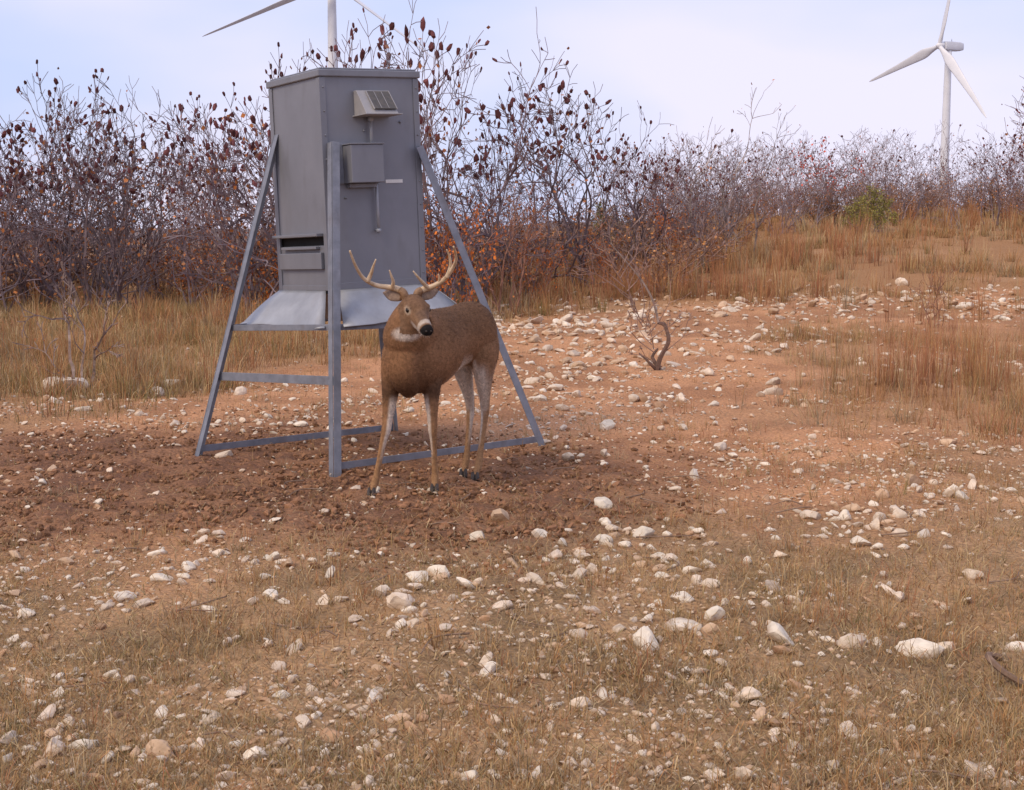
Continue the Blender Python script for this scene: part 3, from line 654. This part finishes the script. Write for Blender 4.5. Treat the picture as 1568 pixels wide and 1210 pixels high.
def slab(u0,u1,v0,v1,o0,o1): return hexa([sp(u0,v0,o0),sp(u1,v0,o0),sp(u1,v1,o0),sp(u0,v1,o0)],[sp(u0,v0,o1),sp(u1,v0,o1),sp(u1,v1,o1),sp(u0,v1,o1)])
pymesh('solar_panel',[slab(.28,.96,.10,.92,.002,.008)],M_solar,False,fd)
pymesh('solar_grid',[slab(u-.008,u+.008,.12,.90,.0085,.0095) for u in (.50,.73)]+[slab(.26,.28,.08,.94,.002,.010),slab(.96,.98,.08,.94,.002,.010)],M_beige,False,fd)
pymesh('label',[face_slab(Fc,Rc,.62,.80,1.598,1.618,.0005,.003)],M_label,False,fd)
rim={'F':(-1.0,7.64,.775),'L':(-1.66,8.33,.765),'R':(-.30,8.22,.87),'B':(-.88,9.0,.86)}
def skirt(A2,B2,ra,rb,ga,gb):
    A3=np.array(lean((*A2,ZB-.005)));B3=np.array(lean((*B2,ZB-.005)));ra=np.array(ra);rb=np.array(rb)
    V=[];F=[];n1=9
    a0=A3+(B3-A3)*ga;b0=A3+(B3-A3)*gb; a1=ra+(rb-ra)*ga; b1=ra+(rb-ra)*gb
    for off in (0,-.006):
        for i in range(n1):
            t=i/(n1-1); dz=.012*math.sin(math.pi*t)
            for j in range(n1):
                u=j/(n1-1); p_=(a0*(1-u)+b0*u)*(1-t)+(a1*(1-u)+b1*u)*t
                V.append((p_[0],p_[1],p_[2]+dz+off+.015*(t>.95)+.008*math.sin(u*9+t*2)*t))
    m=n1*n1
    for i in range(n1-1):
        for j in range(n1-1):
            q=i*n1+j; F.append((q,q+1,q+n1+1,q+n1)); F.append((m+q,m+q+n1,m+q+n1+1,m+q+1))
    for j in range(n1-1):
        q=(n1-1)*n1+j; F.append((q,q+1,m+q+1,m+q)); q=j; F.append((q,m+q,m+q+1,q+1))
    for i in range(n1-1):
        q=i*n1; F.append((q,q+n1,m+q+n1,m+q)); q=i*n1+n1-1; F.append((q,m+q,m+q+n1,q+n1))
    return V,F
pymesh('feed_pan',[skirt(Fc,Lc,rim['F'],rim['L'],.08,1.0),skirt(Fc,Rc,rim['F'],rim['R'],.08,1.0),skirt(Rc,Bc,rim['R'],rim['B'],.0,1.0),skirt(Bc,Lc,rim['B'],rim['L'],.0,1.0)],M_steel_lt,True,fd)
pymesh('funnel',[hexa([(Cc[0]+(p_[0]-Cc[0])*.35,Cc[1]+(p_[1]-Cc[1])*.35,.80) for p_ in (Fc,Rc,Bc,Lc)],[(p_[0],p_[1],ZB-.03) for p_ in [Cc+(q_-Cc)*.96 for q_ in (Fc,Rc,Bc,Lc)]])],M_leg,False,fd)
def bar(p0_,p1_,side,wd,t,shift=0.):
    p0_=np.array(p0_,float);p1_=np.array(p1_,float); d=p1_-p0_; d/=np.linalg.norm(d)
    s_=np.array(side,float); s_-=d*(s_@d); s_/=np.linalg.norm(s_); u=np.cross(d,s_)
    q=[]
    for p_ in (p0_,p1_):
        for a_,b_ in ((shift,0),(shift+wd,0),(shift+wd,t),(shift,t)): q.append(p_+s_*a_+u*b_)
    return hexa(q[:4],q[4:])
LG={'F':((-.987,7.50,-.03),(-1.015,7.868,1.84)),'L':((-1.90,8.07,-.03),(-1.43,8.37,1.91)),'R':((.225,8.50,-.03),(-.525,8.215,1.84)),'B':((-.79,9.12,-.03),(-.90,8.80,1.9))}
dl=(Lc-Fc)/np.linalg.norm(Lc-Fc); dr_=(Rc-Fc)/np.linalg.norm(Rc-Fc)
dirs={'F':((*dl,0),(*dr_,0)),'L':((*(-dl),0),(*dr_,0)),'R':((*(-dr_),0),(*dl,0)),'B':((*(-dr_),0),(*(-dl),0))}
for k,(a_,b_) in LG.items():
    pr=[bar(a_,b_,dirs[k][0],.046,.005,.0055),bar(a_,b_,dirs[k][1],.046,.005,.0)]
    pymesh('leg_'+k,pr,M_leg,False,fd,.0015)
def lp(k,z):
    a_,b_=map(np.array,LG[k]); t=(z-a_[2])/(b_[2]-a_[2]); return a_+(b_-a_)*t
cb=[]
def xb(k1,k2,z1,z2,h,ins=.012):
    a_=lp(k1,z1);b_=lp(k2,z2); c=np.array((Cc[0],Cc[1],0))
    for q_ in (a_,b_):
        v_=c-q_; v_[2]=0; q_+=v_/np.linalg.norm(v_)*ins
    cb.append(bar(a_,b_,(0,0,1),h,.005,-h/2))
xb('F','L',.505,.475,.05)
for p_ in (('F','L',.80,.76),('F','R',.80,.79),('R','B',.79,.8),('B','L',.8,.76)): xb(*p_,.035)
xb('F','R',.035,.045,.04); xb('L','B',.045,.03,.04)
pymesh('cross_bars',cb,M_leg,False,fd,.0015)

# ------------------------------------------------------------ wind turbines
def turbine(hub,yaw,roll,pitch,R=45.):
    hub=np.array(hub,float); e=empty('wind_turbine',(hub[0],hub[1],0))
    ny=np.array((math.sin(yaw),-math.cos(yaw),0)); sx=np.array((math.cos(yaw),math.sin(yaw),0)); up=np.array((0,0,1.))
    off=np.array((hub[0],hub[1],0))
    tw=hub-ny*4.5; zg=Hs(tw[0],tw[1])
    def L(parts,nm):
        parts=[([tuple(np.array(v)-off) for v in V],F) for V,F in parts]; pymesh(nm,parts,M_white,True,e)
    L([loft([(tw[0],tw[1],zg-1,2.3,2.3),(tw[0],tw[1],hub[2]*.5,1.8,1.8),(tw[0],tw[1],hub[2]-1.5,1.35,1.35)],20,up=(0,1,0))],'tower')
    L([loft([(*(hub-ny*1.5),1.5,1.6),(*(hub-ny*2.5),1.8,1.9),(*(hub-ny*9),1.8,1.9),(*(hub-ny*11.5),1.4,1.5)],16,sup=5.),
       loft([(*(hub-ny*6+up*1.8),.3,.3),(*(hub-ny*6+up*3.2),.1,.1)],6,up=(0,1,0),k=1)],'nacelle')
    L([loft([(*(hub+ny*2.2),.1,.1),(*(hub+ny*1.6),1.0,1.0),(*(hub+ny*.5),1.55,1.55),(*(hub-ny*1.2),1.5,1.5)],16)],'hub')
    bl=[]
    for k in range(3):
        a_=roll+k*2*math.pi/3; d=up*math.cos(a_)+sx*math.sin(a_)
        ch=[(0.02,.9,.9),(.06,1.0,.9),(.12,1.4,.6),(.22,2.1,.42),(.4,1.7,.32),(.6,1.25,.25),(.8,.85,.17),(.95,.5,.1),(1.,.12,.05)]
        secs=[]
        for t,w_,h_ in ch:
            c=hub+d*R*t+ny*(.6+1.5*t*t); secs.append((*c,w_,h_))
        bl.append(loft(secs,12,up=tuple(ny*math.cos(pitch)+math.sin(pitch)*np.cross(ny,d))))
    L(bl,'blades')
turbine((181.3,594,78.2),math.radians(-66),math.radians(16),math.radians(20))
turbine((-58.,454,80.2),math.radians(8),math.radians(6),math.radians(72))
